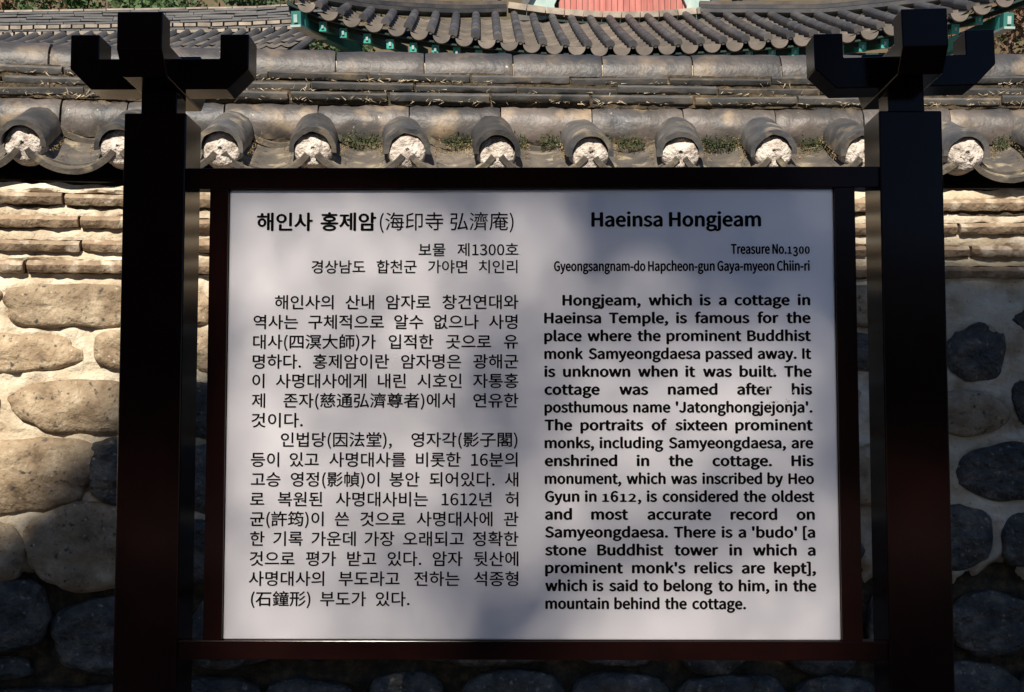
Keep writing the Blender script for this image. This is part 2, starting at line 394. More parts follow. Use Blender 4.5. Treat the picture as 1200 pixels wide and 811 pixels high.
def wlink(me, name, m, x, d, hh, rx=0, ry=0, rz=0, sc=None, parent=wall):
    o = link(name, me, M[m], parent, W(x, d, hh)); o.rotation_euler = (rx, ry, wang(x) + rz)
    if sc: o.scale = sc
    return o
def strip(sec, name, m, nz=0.004, step=0.03, seed=0, x0=X0, x1=X1, closed=False, smooth=True, fs=9, parent=wall):
    """long bed of mortar/clay following the wall: section (d,h) swept along it with an uneven surface"""
    n = int((x1 - x0) / step); V = []; Fc = []; k = len(sec)
    for i in range(n + 1):
        x = x0 + (x1 - x0) * i / n
        for j, (d, hh) in enumerate(sec):
            a = fb((x, hh * 3 + seed, d * 3), fs) * nz; b = fb((x + 50, hh * 3 + seed, d), fs) * nz
            V.append(W(x, d + a, hh + b))
    for i in range(n):
        for j in range(k if closed else k - 1):
            a = i * k + j; b = i * k + (j + 1) % k; Fc.append([a, b, b + k, a + k])
    if closed: Fc += [list(range(k)), list(range(n * k + k - 1, n * k - 1, -1))]
    me = fix(mesh(name, V, Fc), 50 if smooth else None)
    return link(name, me, M[m], parent)

# stones (photo measurements: left, right, top, bottom) and then the rows that run on behind the sign and past the frame
ST = [(6, 150, 332, 384, 'stone', 6), (160, 252, 336, 383, 'stone', 3), (-75, 98, 388, 437, 'stone', 3), (110, 215, 383, 438, 'stone', 2.3), (10, 178, 445, 509, 'stone', 2.6),
      (222, 300, 388, 440, 'stone', 2.6), (190, 290, 448, 512, 'dark_stone', 3), (-110, 0, 444, 510, 'stone', 2.6), (-45, 112, 517, 603, 'stone', 3),
      (96, 200, 514, 597, 'dark_stone', 3), (28, 190, 590, 692, 'stone', 2.8), (-70, 24, 606, 690, 'stone', 2.6), (-60, 62, 686, 766, 'dark_stone', 2.6), (66, 215, 702, 790, 'dark_stone', 2.8), (-70, 40, 772, 800, 'dark_stone', 2.4), (-40, 180, 802, 866, 'dark_stone', 3),
      (205, 300, 520, 600, 'dark_stone', 3), (196, 300, 608, 690, 'dark_stone', 3), (222, 330, 700, 785, 'dark_stone', 3), (186, 300, 792, 862, 'dark_stone', 3),
      (1104, 1178, 380, 449, 'dark_stone', 2.3), (1186, 1262, 358, 392, 'dark_stone', 2.5), (1092, 1176, 458, 512, 'stone', 2.6), (1184, 1280, 440, 500, 'dark_stone', 2.6),
      (1118, 1236, 514, 591, 'dark_stone', 2.3), (1070, 1164, 590, 668, 'dark_stone', 2.4), (1172, 1260, 598, 664, 'dark_stone', 2.6), (1112, 1212, 692, 770, 'dark_stone', 3),
      (1218, 1300, 676, 768, 'dark_stone', 3), (1060, 1106, 680, 766, 'dark_stone', 3), (1080, 1190, 778, 856, 'dark_stone', 3), (1196, 1290, 776, 850, 'dark_stone', 3)]
rows = [(336, 384), (388, 438), (446, 510), (516, 600), (606, 688), (696, 782), (790, 862), (870, 950), (958, 1030), (1036, 1092)]
rr = random.Random(11)
def free(l, r, t, b):
    return all(r < s[0] + 4 or l > s[1] - 4 or b < s[2] + 6 or t > s[3] - 6 for s in ST[:NS])
NS = len(ST)
ST += [(1090, 1182, 326, 378, None, 2), (-400, -75, 326, 334, None, 2)]; NS = len(ST)
KW = 4.13 / F
for ri, (t, b) in enumerate(rows):
    px = 620 + X0 / KW + rr.uniform(0, 40)
    while px < 620 + X1 / KW - 40:
        wd = rr.uniform(75, 165) * (0.8 + 0.3 * (b - t) / 80)
        l, r, tt, bb = px, px + wd, t + rr.uniform(-3, 5), b + rr.uniform(-5, 3)
        while not free(l, r, tt, bb) and r - l > 30:
            if free(l + 6, r, tt, bb) : l += 6; break
            r -= 8
        if free(l, r, tt, bb) and r - l > 34:
            ST.append((l, r, tt, bb, 'dark_stone' if rr.random() < .35 or t > 680 else 'stone', rr.uniform(2.2, 3.6)))
        px = r + rr.uniform(6, 16) if r > px + 20 else px + 18
def stone_me(wd, ht, p, seed, rough):
    nu, nv = 48, 13; V = []; Fc = []
    dp = min(0.042, 0.32 * min(wd, ht)) * rr.uniform(.85, 1.15)
    for j in range(nv + 1):
        t = j / nv; q = math.sin(t * math.pi / 2); zz = math.cos(t * math.pi / 2)
        for i in range(nu):
            a = 2 * math.pi * i / nu; ca, sa = math.cos(a), math.sin(a)
            rr_ = (abs(ca) ** p + abs(sa) ** p) ** (-1 / p)
            wob = 1 + 0.24 * fb((ca * 0.9 + seed, sa * 0.9, seed * 1.7), 1, 3)
            qq = q ** 0.55
            x = ca * rr_ * wob * qq * wd / 2; z = sa * rr_ * wob * qq * ht / 2
            pr = dp * (zz ** 0.6 if zz > 0 else 0)
            pr += (rough * fb((x * 14 + seed, z * 18, seed), 1, 5) + rough * .6 * (abs(fb((x * 7 + seed, z * 11, seed + 5), 1, 3)) - .3)) * (1 if j < nv - 1 else 0.3)
            if j == nv: pr = -0.02
            V.append((x, -pr, z))
    for j in range(nv):
        for i in range(nu): a = j * nu + i; b = j * nu + (i + 1) % nu; Fc.append([a, b, b + nu, a + nu])
    Fc.append(list(range(nu)))
    bm = bmesh.new(); me = mesh('stone', V, Fc); bm.from_mesh(me); bmesh.ops.remove_doubles(bm, verts=bm.verts, dist=1e-6)
    bmesh.ops.recalc_face_normals(bm, faces=bm.faces); bm.to_mesh(me); bm.free()
    me.polygons.foreach_set('use_smooth', [True] * len(me.polygons))
    return me
big = []
for i, (l, r, t, b, mt, p) in enumerate(ST):
    if mt is None: continue
    cx_ = (l + r) / 2; x = (cx_ - 620) * KW; D = wy(x); k = D / F
    x = at(cx_, (t + b) / 2, D).x; hh = (520.5 - (t + b) / 2) * k
    if hh < -EYE: continue
    me = stone_me((r - l) * k * .99, (b - t) * k * .97, p, i * 3.17, 0.016 if mt == 'dark_stone' else 0.011)
    big.append((x, hh, (r - l) * k / 2, (b - t) * k / 2, p))
    o = wlink(me, 'stone', mt, x, 0.002, hh, ry=rad(rr.uniform(-3, 3)) if i > NS else 0)
# mortar face: gritty, rising a little round each stone; lower down the bed is darker and set back, and the stones darker
import numpy as np
SPLIT = -0.36
def face(name, hb, ht_, m, amp, deep, ragged=False):
    n1 = 640; n2 = max(8, int((ht_ - hb) / 0.013)); V = []; Fc = []
    xs = np.linspace(X0, X1, n1 + 1); hs_ = np.linspace(hb, ht_, n2 + 1)
    XX, HH = np.meshgrid(xs, hs_); Q = np.full(XX.shape, 9.0)
    for (sx_, sh_, a_, b_, p_) in big:
        i0, i1 = np.searchsorted(xs, [sx_ - a_ * 1.6, sx_ + a_ * 1.6]); j0, j1 = np.searchsorted(hs_, [sh_ - b_ * 1.8, sh_ + b_ * 1.8])
        if i1 <= i0 or j1 <= j0: continue
        q = ((np.abs(XX[j0:j1, i0:i1] - sx_) / a_) ** p_ + (np.abs(HH[j0:j1, i0:i1] - sh_) / b_) ** p_) ** (1 / p_)
        Q[j0:j1, i0:i1] = np.minimum(Q[j0:j1, i0:i1], q)
    col = 0.013 * np.exp(-((Q - 1.02) / .13) ** 2)
    for j in range(n2 + 1):
        for i in range(n1 + 1):
            x, hh = float(XX[j, i]), float(HH[j, i]); back = 0.0
            if ragged:
                t_ = (SPLIT + .16 * fb((x, 0, 2), 2.0, 3) + .05 * fb((x, hh, 2), 14, 3) - hh) / .05
                back = .06 * min(1, max(0, t_))
            V.append(W(x, deep + back - float(col[j, i]) - amp * fb((x, hh, 3), 4, 5) - amp * .8 * fb((x, hh, 9), 20, 4), hh))
    for j in range(n2):
        for i in range(n1):
            a = j * (n1 + 1) + i; Fc.append([a, a + 1, a + n1 + 2, a + n1 + 1])
    link(name, mesh(name, V, Fc, True), M[m], wall)
face('mortar_face', SPLIT - .2, 0.512, 'mortar', 0.011, 0.002, True)
face('lower_bed', -EYE - 0.02, SPLIT + 0.2, 'soil', 0.012, 0.040)
# body behind the face, up to the roof
strip([(0.06, -EYE - .02), (0.5, -EYE - .02), (0.5, 0.80), (0.06, 0.80)], 'wall_core', 'mortar', 0.0, 0.4, closed=True, smooth=False)

# --- corbelled courses of flat tile, each laid in a mortar bed
course_y = [(0.512, 0.030), (0.575, 0.040), (0.643, 0.050), (0.711, 0.060)]   # (bottom height, how far it stands out)
def slab_me(L_, dep, th, seed, bulge=0.010, nl=10, rough=0.003):
    prof = [(0.0 + dep, 0), (bulge * .6, 0), (0.001, th * .22), (-bulge * .35, th * .55), (bulge * .25, th * .85), (bulge * 1.1, th), (dep, th)]
    V = []; Fc = []; k = len(prof)
    for i in range(nl + 1):
        x = -L_ / 2 + L_ * i / nl
        for j, (d, z) in enumerate(prof):
            e = rough * fb((x * 12 + seed, z * 30, seed), 1, 4)
            if i in (0, nl) and 0 < j < k - 1: e += 0.002
            V.append((x, d + e, z + e * .6))
    for i in range(nl):
        for j in range(k - 1): a = i * k + j; Fc.append([a, a + 1, a + 1 + k, a + k])
        Fc.append([i * k + k - 1, i * k, (i + 1) * k, (i + 1) * k + k - 1])
    Fc += [list(range(k - 1, -1, -1)), list(range(nl * k, nl * k + k))]
    return fix(mesh('tile', V, Fc), 40)
courseM = [slab_me(1.0, 0.10, 0.036, s * 5.1, 0.014, 24, 0.006) for s in range(6)]
rc = random.Random(5)
for ci, (hb_, out) in enumerate(course_y):
    # mortar bed between this tile and the next: slopes back from the tile's upper edge
    top = course_y[ci + 1][0] if ci < 3 else 0.772
    strip([(0.02, hb_ + 0.034), (-out + 0.016, hb_ + 0.034), (-out + 0.012, hb_ + 0.043), (-out + 0.016, top - 0.010), (-out + 0.02, top + .002), (0.02, top + .002)], 'mortar_bed', 'mortar', 0.007, 0.012, seed=ci * 9, fs=13, closed=True)
    strip([(0.03, hb_ - .001), (-out + 0.03, hb_ - .001), (-out + 0.024, hb_ + 0.036), (0.03, hb_ + .036)], 'clay_fill', 'soil', 0.002, 0.05, seed=ci, closed=True)
    x = X0 + rc.uniform(0, .2)
    while x < X1 - 0.3:
        L_ = rc.uniform(0.29, 0.37)
        wlink(courseM[rc.randrange(6)], 'course_tile', 'course', x + L_ / 2, -out + rc.uniform(-.004, .004), hb_ + rc.uniform(-.002, .002), ry=rad(rc.uniform(-.6, .6)), sc=(L_ - 0.006, 1, rc.uniform(.92, 1.05)))
        x += L_ + rc.uniform(0, .004)

# --- eave: concave tiles and round tiles
SL = math.atan(0.55); SB = math.atan(0.42)
EAVE_D = -0.125
barrel_px = [25, 138, 258, 366, 477, 583, 692, 798, 907, 1013, 1133]
KE_ = 4.05 / F
bx = [at(p, 180, wy((p - 620) * KE_) + EAVE_D).x for p in barrel_px]
while bx[0] > X0 + .3: bx.insert(0, bx[0] - 0.278)
while bx[-1] < X1 - .3: bx.append(bx[-1] + 0.275)
def half_pipe(r0, r1, th, L_, a0, a1, na, nl, seed, rough=0.0015, concave=False, name='tile'):
    """round or concave tile; axis along +y, front end at y=0; angles in degrees from +x"""
    V = []; Fc = []; k = 2 * (na + 1)
    for i in range(nl + 1):
        t = i / nl; y = L_ * t
        ro = r0 + (r1 - r0) * t
        ring = []
        for j in range(na + 1):
            a = rad(a0 + (a1 - a0) * j / na)
            e = rough * fb((math.cos(a) * 2 + seed, y * 12, math.sin(a) * 2), 1, 4)
            ring.append(((ro + e) * math.cos(a), y + (e * 1.5 if i == 0 else 0), (ro + e) * math.sin(a)))
        for j in range(na, -1, -1):
            a = rad(a0 + (a1 - a0) * j / na); ri = ro - th
            e = rough * fb((math.cos(a) * 2 + seed + 9, y * 12, math.sin(a) * 2), 1, 4)
            ring.append(((ri + e) * math.cos(a), y, (ri + e) * math.sin(a)))
        V += ring
    for i in range(nl):
        for j in range(k): a = i * k + j; b = i * k + (j + 1) % k; Fc.append([a, b, b + k, a + k])
    for b in (0, nl * k):
        for j in range(na): Fc.append([b + j, b + j + 1, b + k - 2 - j, b + k - 1 - j])
    return fix(mesh(name, V, Fc), 40)
# round tiles
H_AX = 0.868
barM = [half_pipe(0.071, 0.067, 0.016, 0.34, -6, 186, 18, 8, s * 4.4, 0.004) for s in range(5)]
def plug_me(seed):
    V = [(0, -0.012, 0.02)]; Fc = []; nr, na = 9, 28
    for j in range(1, nr + 1):
        for i in range(na):
            a = 2 * math.pi * i / na; r = 0.056 * j / nr
            x = r * math.cos(a); z = r * math.sin(a) * (1.0 if math.sin(a) > 0 else 0.85) + 0.002
            y = -0.014 * (1 - (j / nr) ** 2) - 0.009 * fb((x * 34 + seed, z * 34, seed), 1, 6) + (0.004 if j == nr else 0)
            y += -z * 0.15
            V.append((x, y, z))
    for i in range(na): Fc.append([0, 1 + i, 1 + (i + 1) % na])
    for j in range(nr - 1):
        for i in range(na): a = 1 + j * na + i; b = 1 + j * na + (i + 1) % na; Fc.append([a, b, b + na, a + na])
    # skirt into the tile
    b0 = 1 + (nr - 1) * na; b1 = len(V)
    for i in range(na): v = V[b0 + i]; V.append((v[0], 0.08, v[2]))
    for i in range(na): Fc.append([b0 + i, b0 + (i + 1) % na, b1 + (i + 1) % na, b1 + i])
    return fix(mesh('mortar_plug', V, Fc), 180)
rb = random.Random(21)
for i, x in enumerate(bx):
    jx = rb.uniform(-4.5, 4.5)
    hh = H_AX + rb.uniform(-.004, .004)
    wlink(barM[i % 5], 'round_tile', 'tile', x, EAVE_D + rb.uniform(-.008, .008), hh, rx=SB + rad(rb.uniform(-1.5, 1.5)), ry=rad(rb.uniform(-4, 4)), rz=rad(jx))
    wlink(plug_me(i * 2.9), 'mortar_plug', 'plug', x, EAVE_D + 0.010 + rb.uniform(-.004, .004), hh - 0.002, rz=rad(jx))
    # second round tile further up the slope
    wlink(barM[(i + 2) % 5], 'round_tile', 'tile', x, EAVE_D + 0.30, hh + 0.30 * 0.42 - 0.004, rx=SB, rz=rad(jx))
# concave tiles between: arcs whose chord runs from round tile to round tile
def pan_me(ch, sag, th, L_, seed):
    r = (ch * ch / 4 + sag * sag) / (2 * sag); a = math.degrees(math.asin(ch / 2 / r))
    me = half_pipe(r, r * 0.985, th, L_, 270 - a, 270 + a, 22, 6, seed, 0.003)
    for v in me.vertices: v.co.z += r - sag
    return me
for i in range(len(bx) - 1):
    a, b = bx[i], bx[i + 1]; c = (a + b) / 2; ch = b - a
    for s_, (dd, dz, L_) in enumerate(((0.0, 0.0, 0.30), (0.022, 0.017, 0.26), (0.20, 0.13, 0.24))):
        me = pan_me(ch - 0.004 + 0.012 * (s_ == 1) - .006, 0.072 + 0.004 * rb.uniform(-1, 1), 0.017, L_, i * 3 + s_)
        wlink(me, 'concave_tile', 'pan', c + rb.uniform(-.003, .003), EAVE_D - 0.006 + dd, H_AX - 0.018 + dz, rx=SL)
# soil/mortar bed under the tiles
strip([(-0.035, 0.755), (0.0, 0.765), (0.44, 1.0), (0.44, 0.70), (-0.035, 0.70)], 'clay_fill', 'soil', 0.006, 0.03, closed=True, seed=4)
# --- row of long round tiles lying along the wall above the eave tiles
def lying_me(L_, ry_, rz_, th, a0, a1, seed, na=14, nl=14, rough=0.003):
    V = []; Fc = []; k = 2 * (na + 1)
    for i in range(nl + 1):
        x = -L_ / 2 + L_ * i / nl; ring = []
        for sgn, order in ((0, range(na + 1)), (th, range(na, -1, -1))):
            for j in order:
                a = rad(a0 + (a1 - a0) * j / na)
                e = rough * fb((x * 9 + seed, math.cos(a) * 1.5 + sgn * 20, math.sin(a) * 1.5), 1, 4) - (0.003 if i in (0, nl) else 0)
                ring.append((x, -(ry_ - sgn + e) * math.cos(a), (rz_ - sgn + e) * math.sin(a)))
        V += ring
    for i in range(nl):
        for j in range(k): a = i * k + j; b = i * k + (j + 1) % k; Fc.append([a, b, b + k, a + k])
    for b in (0, nl * k):
        for j in range(na): Fc.append([b + j, b + j + 1, b + k - 2 - j, b + k - 1 - j])
    return fix(mesh('tile', V, Fc), 45)
def px_joints(js, D, x_step):
    xs = [at(p, 100, wy((p - 620) * D / F) + D - 4.17).x for p in js]
    while xs[0] > X0 + .2: xs.insert(0, xs[0] - x_step)
    while xs[-1] < X1 - .2: xs.append(xs[-1] + x_step)
    return xs
rl = random.Random(31)
lying = [lying_me(1, 0.060, 0.070, 0.014, -50, 95, s * 7.7, rough=0.006) for s in range(5)]
js = px_joints([75, 152, 265, 374, 480, 586, 692, 798, 905, 1007, 1108, 1215], 4.30, 0.285)
for i in range(len(js) - 1):
    wlink(lying[i % 5], 'bedding_tile', 'row_tile', (js[i] + js[i + 1]) / 2, 0.135 + rl.uniform(-.004, .004), 1.000 + rl.uniform(-.002, .002), ry=rad(rl.uniform(-.5, .5)), sc=(js[i + 1] - js[i] - 0.004, 1, 1))
strip([(0.115, 0.92), (0.10, 0.952), (0.11, 0.97), (0.125, 1.062), (0.34, 1.062), (0.34, 0.92)], 'clay_fill', 'soil', 0.010, 0.012, closed=True, seed=14, fs=16)
# --- three layers of flat tiles, then the ridge tiles
lay = [([340, 456, 575, 692, 813, 934, 1053, 1172], 1.074, 0.085), ([365, 486, 607, 723, 840, 960, 1080, 1200], 1.1075, 0.10), ([432, 552, 668, 784, 903, 1022, 1140], 1.141, 0.11)]
flatM = [slab_me(1, 0.26, 0.026, 100 + s * 5.1, 0.011, 18, 0.004) for s in range(6)]
for li, (j_, hb_, d_) in enumerate(lay):
    js = px_joints(j_, 4.27 + li * .01, 0.315)
    for i in range(len(js) - 1):
        xm = (js[i] + js[i + 1]) / 2; worn = 2.2 if xm < -1.0 else 1
        wlink(flatM[rl.randrange(6)], 'flat_tile', 'flat', xm, d_ + rl.uniform(-.011, .011), hb_ + rl.uniform(-.003, .003), rx=rad(-3 + rl.uniform(-4, 4)), ry=rad(rl.uniform(-.9, .9) * worn), rz=rad(rl.uniform(-1.5, 1.5)), sc=(js[i + 1] - js[i] - rl.uniform(.003, .012), 1, rl.uniform(.85, 1.1)))
    strip([(d_ + 0.022, hb_ - 0.012), (d_ + 0.018, hb_ + 0.03), (d_ + 0.27, hb_ + 0.03), (d_ + 0.27, hb_ - 0.012)], 'clay_fill', 'soil', 0.004, 0.03, closed=True, seed=20 + li)
ridM = [lying_me(1, 0.078, 0.078, 0.016, -10, 190, s * 3.3, na=18, rough=0.003) for s in range(5)]
js = px_joints([60, 190, 293, 394, 497, 600, 704, 809, 912, 1015, 1118], 4.36, 0.283)
for i in range(len(js) - 1):
    wlink(ridM[i % 5], 'ridge_tile', 'ridge', (js[i] + js[i + 1]) / 2, 0.205 + rl.uniform(-.003, .003), 1.180 + rl.uniform(-.002, .002), ry=rad(rl.uniform(-.4, .4)), sc=(js[i + 1] - js[i] - 0.005, 1, 1))
strip([(0.15, 1.165), (0.15, 1.21), (0.26, 1.21), (0.26, 1.165)], 'clay_fill', 'mortar', 0.004, 0.04, closed=True, seed=44)
# back slope of the little roof
strip([(0.30, 1.06), (0.62, 0.86), (0.62, 0.82), (0.30, 0.98)], 'back_slope', 'tile', 0.004, 0.05, closed=True, seed=54)

# --- moss, lichen and straw (nobody could count the bits)
def bits(name, m, n, place, size, seed, long=1.0, per=1):
    r = random.Random(seed); V = []; Fc = []
    for _ in range(n):
        c = place(r)
        if c is None: continue
        s = size * r.uniform(.5, 1.5)
        d = Vector((r.uniform(-1, 1), r.uniform(-1, .4), r.uniform(-.6, 1))).normalized()
        if long > 1: d = Vector((r.uniform(-1, 1), r.uniform(-.6, .2), r.uniform(-.5, .5))).normalized()
        e = d.cross(Vector((r.uniform(-1, 1), r.uniform(-1, 1), r.uniform(-1, 1)))).normalized()
        b = len(V)
        f_ = d.cross(e)
        V += [c - e * s * .4, c + e * s * .4, c + d * s * long, c + f_ * s * .35]
        Fc += [[b, b + 1, b + 2], [b, b + 1, b + 3], [b + 1, b + 2, b + 3], [b, b + 2, b + 3]]
    o = link(name, mesh(name, V, Fc), M[m], wall); o['kind'] = 'stuff'
    return o
def p_moss(r):
    x = r.uniform(-2.4, 2.4)
    c_ = fb((x, 1, 5), 2.3, 3)
    if c_ < -0.15 or fb((x * 9, 3, 1), 1.5, 2) < -.15: return None
    return W(x, 0.085 + r.gauss(0, .010), 0.945 + r.gauss(0, .014))
bits('moss', 'moss', 20000, p_moss, 0.0055, 1)
def p_lich(r):
    x = r.uniform(-2.4, 2.4)
    if fb((x, 4, 5), 3.3, 3) < 0.0: return None
    return W(x, 0.068 + r.gauss(0, .010), 0.918 + r.gauss(0, .008))
bits('lichen', 'lichen', 4500, p_lich, 0.0045, 2)
def p_bas(r):                               # crumbs around the feet of the round tiles
    i = r.randrange(len(bx)); sgn = r.choice((-1, 1)); t = abs(r.gauss(0, .12))
    x = bx[i] + sgn * (0.078 + abs(r.gauss(0, .010)))
    return W(x, EAVE_D + 0.01 + t, H_AX - 0.012 + t * .55 + r.gauss(0, .004))
bits('mortar_crumbs', 'lichen', 6000, p_bas, 0.004, 3)
def p_straw(r):
    k = r.random(); x = r.uniform(-2.2, 2.2)
    if fb((x * 2, 8, k), 3.3, 3) < -0.15: return None
    if k < .5: return W(x, 0.088 + r.gauss(0, .006), 1.070 + abs(r.gauss(0, .004)))
    if k < .75: return W(x, 0.098, 1.104 + abs(r.gauss(0, .003)))
    return W(x, 0.108, 1.139 + abs(r.gauss(0, .003)))
bits('straw', 'straw', 1700, p_straw, 0.0035, 4, long=4.5)

# ================================================================== trees that shade the sign (behind the photographer) and trees on the hill
def leaf_mesh(pts, size, seed, name='crown'):
    r = random.Random(seed); V = []; Fc = []
    for c in pts:
        s = size * r.uniform(.6, 1.4)
        d = Vector((r.gauss(0, 1), r.gauss(0, 1), r.gauss(0, 1))).normalized(); e = d.cross(Vector((r.gauss(0, 1), r.gauss(0, 1), r.gauss(0, 1)))).normalized()
        b = len(V); V += [c - d * s * .5, c + e * s * .32, c + d * s * .5, c - e * s * .32]; Fc.append([b, b + 1, b + 2, b + 3])
    return mesh(name, V, Fc)
def limb_me(paths, name='trunk'):
    V = []; Fc = []; n = 9
    for path in paths:
        for i, (p, r_) in enumerate(path):
            p = Vector(p)
            q = Vector(path[min(i + 1, len(path) - 1)][0]) - Vector(path[max(i - 1, 0)][0]); q.normalize()
            s = q.cross(Vector((0.3, 1, 0.1))).normalized(); u = s.cross(q)
            if i == 0: b0 = len(V)
            for k in range(n):
                a = 2 * math.pi * k / n; V.append(p + (s * math.cos(a) + u * math.sin(a)) * r_ * (1 + .12 * math.sin(3 * a + i)))
            if i:
                b = b0 + (i - 1) * n
                for k in range(n): Fc.append([b + k, b + (k + 1) % n, b + n + (k + 1) % n, b + n + k])
    return mesh(name, V, Fc, True)
TE, TA = math.tan(SUN_EL) / math.cos(SUN_AZ), math.tan(SUN_AZ)
def vb(u):
    pts = [(-9, 2.4), (-2.3, 2.53), (-2.0, 2.70), (-1.75, 3.04), (-1.0, 3.38), (0, 3.54), (9, 3.60)]
    for (a, b), (c, d) in zip(pts, pts[1:]):
        if u <= c: return b + (d - b) * (u - a) / (c - a)
    return 3.60
def cover(u, v):
    """how much light the crowns let through where the light reaches height v, column u (both carried to the camera's own plane)"""
    top = vb(u) + (0.05 * fb((u, 0, 0), 3, 3) if u > -1.6 else 0.16 * fb((u * 2.2, v * 1.5, 4), 2, 3))
    if v > top: return None
    x = u + 2.5 * TA; hh = v - 2.5 * TE                # the same ray at the sign
    px, py = 620 + x / KS, 520.5 - hh / KS
    T = 0.004
    if -2.0 < u < 1.4:
        P = 1.0 if 250 < px < 1000 and py > 180 else 0.0
        if P: 
         for (cx_, cy_, rx_, ry_, a) in ((840, 295, 230, 115, 1.15), (600, 225, 420, 36, .8), (600, 500, 80, 150, .55), (480, 640, 110, 90, .45), (990, 420, 50, 120, .5)):
            P -= a * math.exp(-((px - cx_) / rx_) ** 2 - ((py - cy_) / ry_) ** 2)
        if P != 0: T = .07
        T += .47 * max(0, P) * min(1, max(0, (py - 190) / 60))
        for (cx_, cy_, rx_, ry_, a) in ((1075, 585, 60, 45, .5), (170, 660, 60, 150, .3), (1080, 700, 60, 60, .2)):
            T += a * math.exp(-((px - cx_) / rx_) ** 2 - ((py - cy_) / ry_) ** 2)
    return min(T, .66)
LD = 12.0                                              # the trees stand 12 m behind the camera
pts_by_tree = {0: [], 1: [], 2: []}
rt = random.Random(99)
LS = 0.12
N = 200000
U0, U1, V0, V1 = -6.5, 5.6, -2.6, 3.7
area = (U1 - U0) * (V1 - V0)
leaf_a = LS * LS * .16 * 1.05
tau_full = N * leaf_a / area
for _ in range(N):
    u = rt.uniform(U0, U1); v = rt.uniform(V0, V1)
    T = cover(u, v)
    if T is None: continue
    if -1.7 < u < .75 and .8 < v < 2.45: continue
    tau = -math.log(T)
    if u < -3.4 or u > 2.4: tau *= .8
    if rt.random() > tau / tau_full: continue
    dd = -LD + rt.gauss(0, .9)
    p = Vector((u + dd * TA, dd, EYE + v - dd * TE))
    tr = 0 if u < -2.2 else (1 if u < 1.0 else 2)
    pts_by_tree[tr].append(p)
SMALL = {0: [], 1: [], 2: []}           # smaller leaves added to smooth the tree shade on the panel
N2 = 75000; LS2 = 0.055; tau2 = N2 * LS2 * LS2 * .16 * 1.05 / (2.45 * 1.65)
for _ in range(N2):
    u = rt.uniform(-1.7, .75); v = rt.uniform(.8, 2.45); T = cover(u, v)
    if rt.random() > -math.log(T) * (1 + .10 * fb((u * 2.2, v * 2.2, 7), 1, 3)) / tau2: continue
    dd = -LD + rt.gauss(0, .9)
    SMALL[1 if u < 1.0 else 2].append(Vector((u + dd * TA, dd, EYE + v - dd * TE)))
labels = ['tall evergreen tree behind the viewer, leftmost of the three shading the sign', 'tall evergreen tree straight behind the viewer, the middle one of three', 'tall evergreen tree behind the viewer, rightmost of the three shading the sign']
for k in range(3):
    bxx = (-5.6, -2.4, 0.4)[k]
    t = thing('evergreen_tree', labels[k], 'tree', (0, 0, 0), group='tall trees behind the viewer')
    base = Vector((bxx + .2, -LD - .6, -0.1)); paths = [[(base, .26), (base + Vector((0.1, .1, 3)), .21), (base + Vector((-.05, .3, 6.5)), .16), (base + Vector((0, .5, 9.6)), .09), (base + Vector((.05, .5, 12.2)), .02)]]
    for q in range(9):
        z = 7.6 + q * .5; a = q * 2.4
        s = base + Vector((0, .4, z)); paths.append([(s, .05), (s + Vector((math.cos(a) * .8, math.sin(a) * .5, .3)), .03), (s + Vector((math.cos(a) * 1.7, math.sin(a) * .9, .5)), .01)])
    link('trunk', limb_me(paths), M['bark'], t)
    link('crown', leaf_mesh(pts_by_tree[k], LS, k), M['leaf'], t)
    low = [Vector((base.x + rt.gauss(0, 1.9), base.y - .8 + rt.gauss(0, .6), rt.uniform(1.0, 7.2))) for _ in range(4200)]
    link('sky_block_leaves', leaf_mesh(low, .42, k + 19), M['leaf'], t)  # low leaves added out of view to keep skylight off the wall
    if SMALL[k]: link('panel_shade_leaves', leaf_mesh(SMALL[k], LS2, k + 9), M['leaf'], t)
print('shade leaves', sum(len(v) for v in pts_by_tree.values()), 'tau_full', tau_full)

for (x_, y_, lab, sd_) in ((-8.6, -3.5, 'broad unseen evergreen tree added left of the viewer to block skylight', 3), (9.2, -4.5, 'broad unseen evergreen tree added right of the viewer to block skylight', 4)):  # two trees added out of view at the sides to cut skylight
    t = thing('evergreen_tree', lab, 'tree', (x_, y_, 0), group='unseen trees added to block skylight')
    r = random.Random(sd_); pts = []
    for _ in range(60):
        a, q, z = r.uniform(0, 6.28), 3.3 * r.random() ** .5, r.uniform(3, 15); q *= 1 - .5 * abs(z - 8) / 7
        c = Vector((q * math.cos(a), q * math.sin(a), z))
        for _ in range(330): pts.append(c + Vector((r.gauss(0, .6), r.gauss(0, .6), r.gauss(0, .45))))
    link('trunk', limb_me([[(Vector((0, 0, -.1)), .34), (Vector((.1, 0, 5)), .25), (Vector((0, .1, 10)), .13), (Vector((0, 0, 14.5)), .03)]] + [[(Vector((0, 0, 4 + q)), .08), (Vector((math.cos(q * 2.4) * 2, math.sin(q * 2.4) * 2, 4.8 + q)), .02)] for q in range(9)]), M['bark'], t)
    link('crown', leaf_mesh(pts, 0.24, sd_), M['leaf'], t)

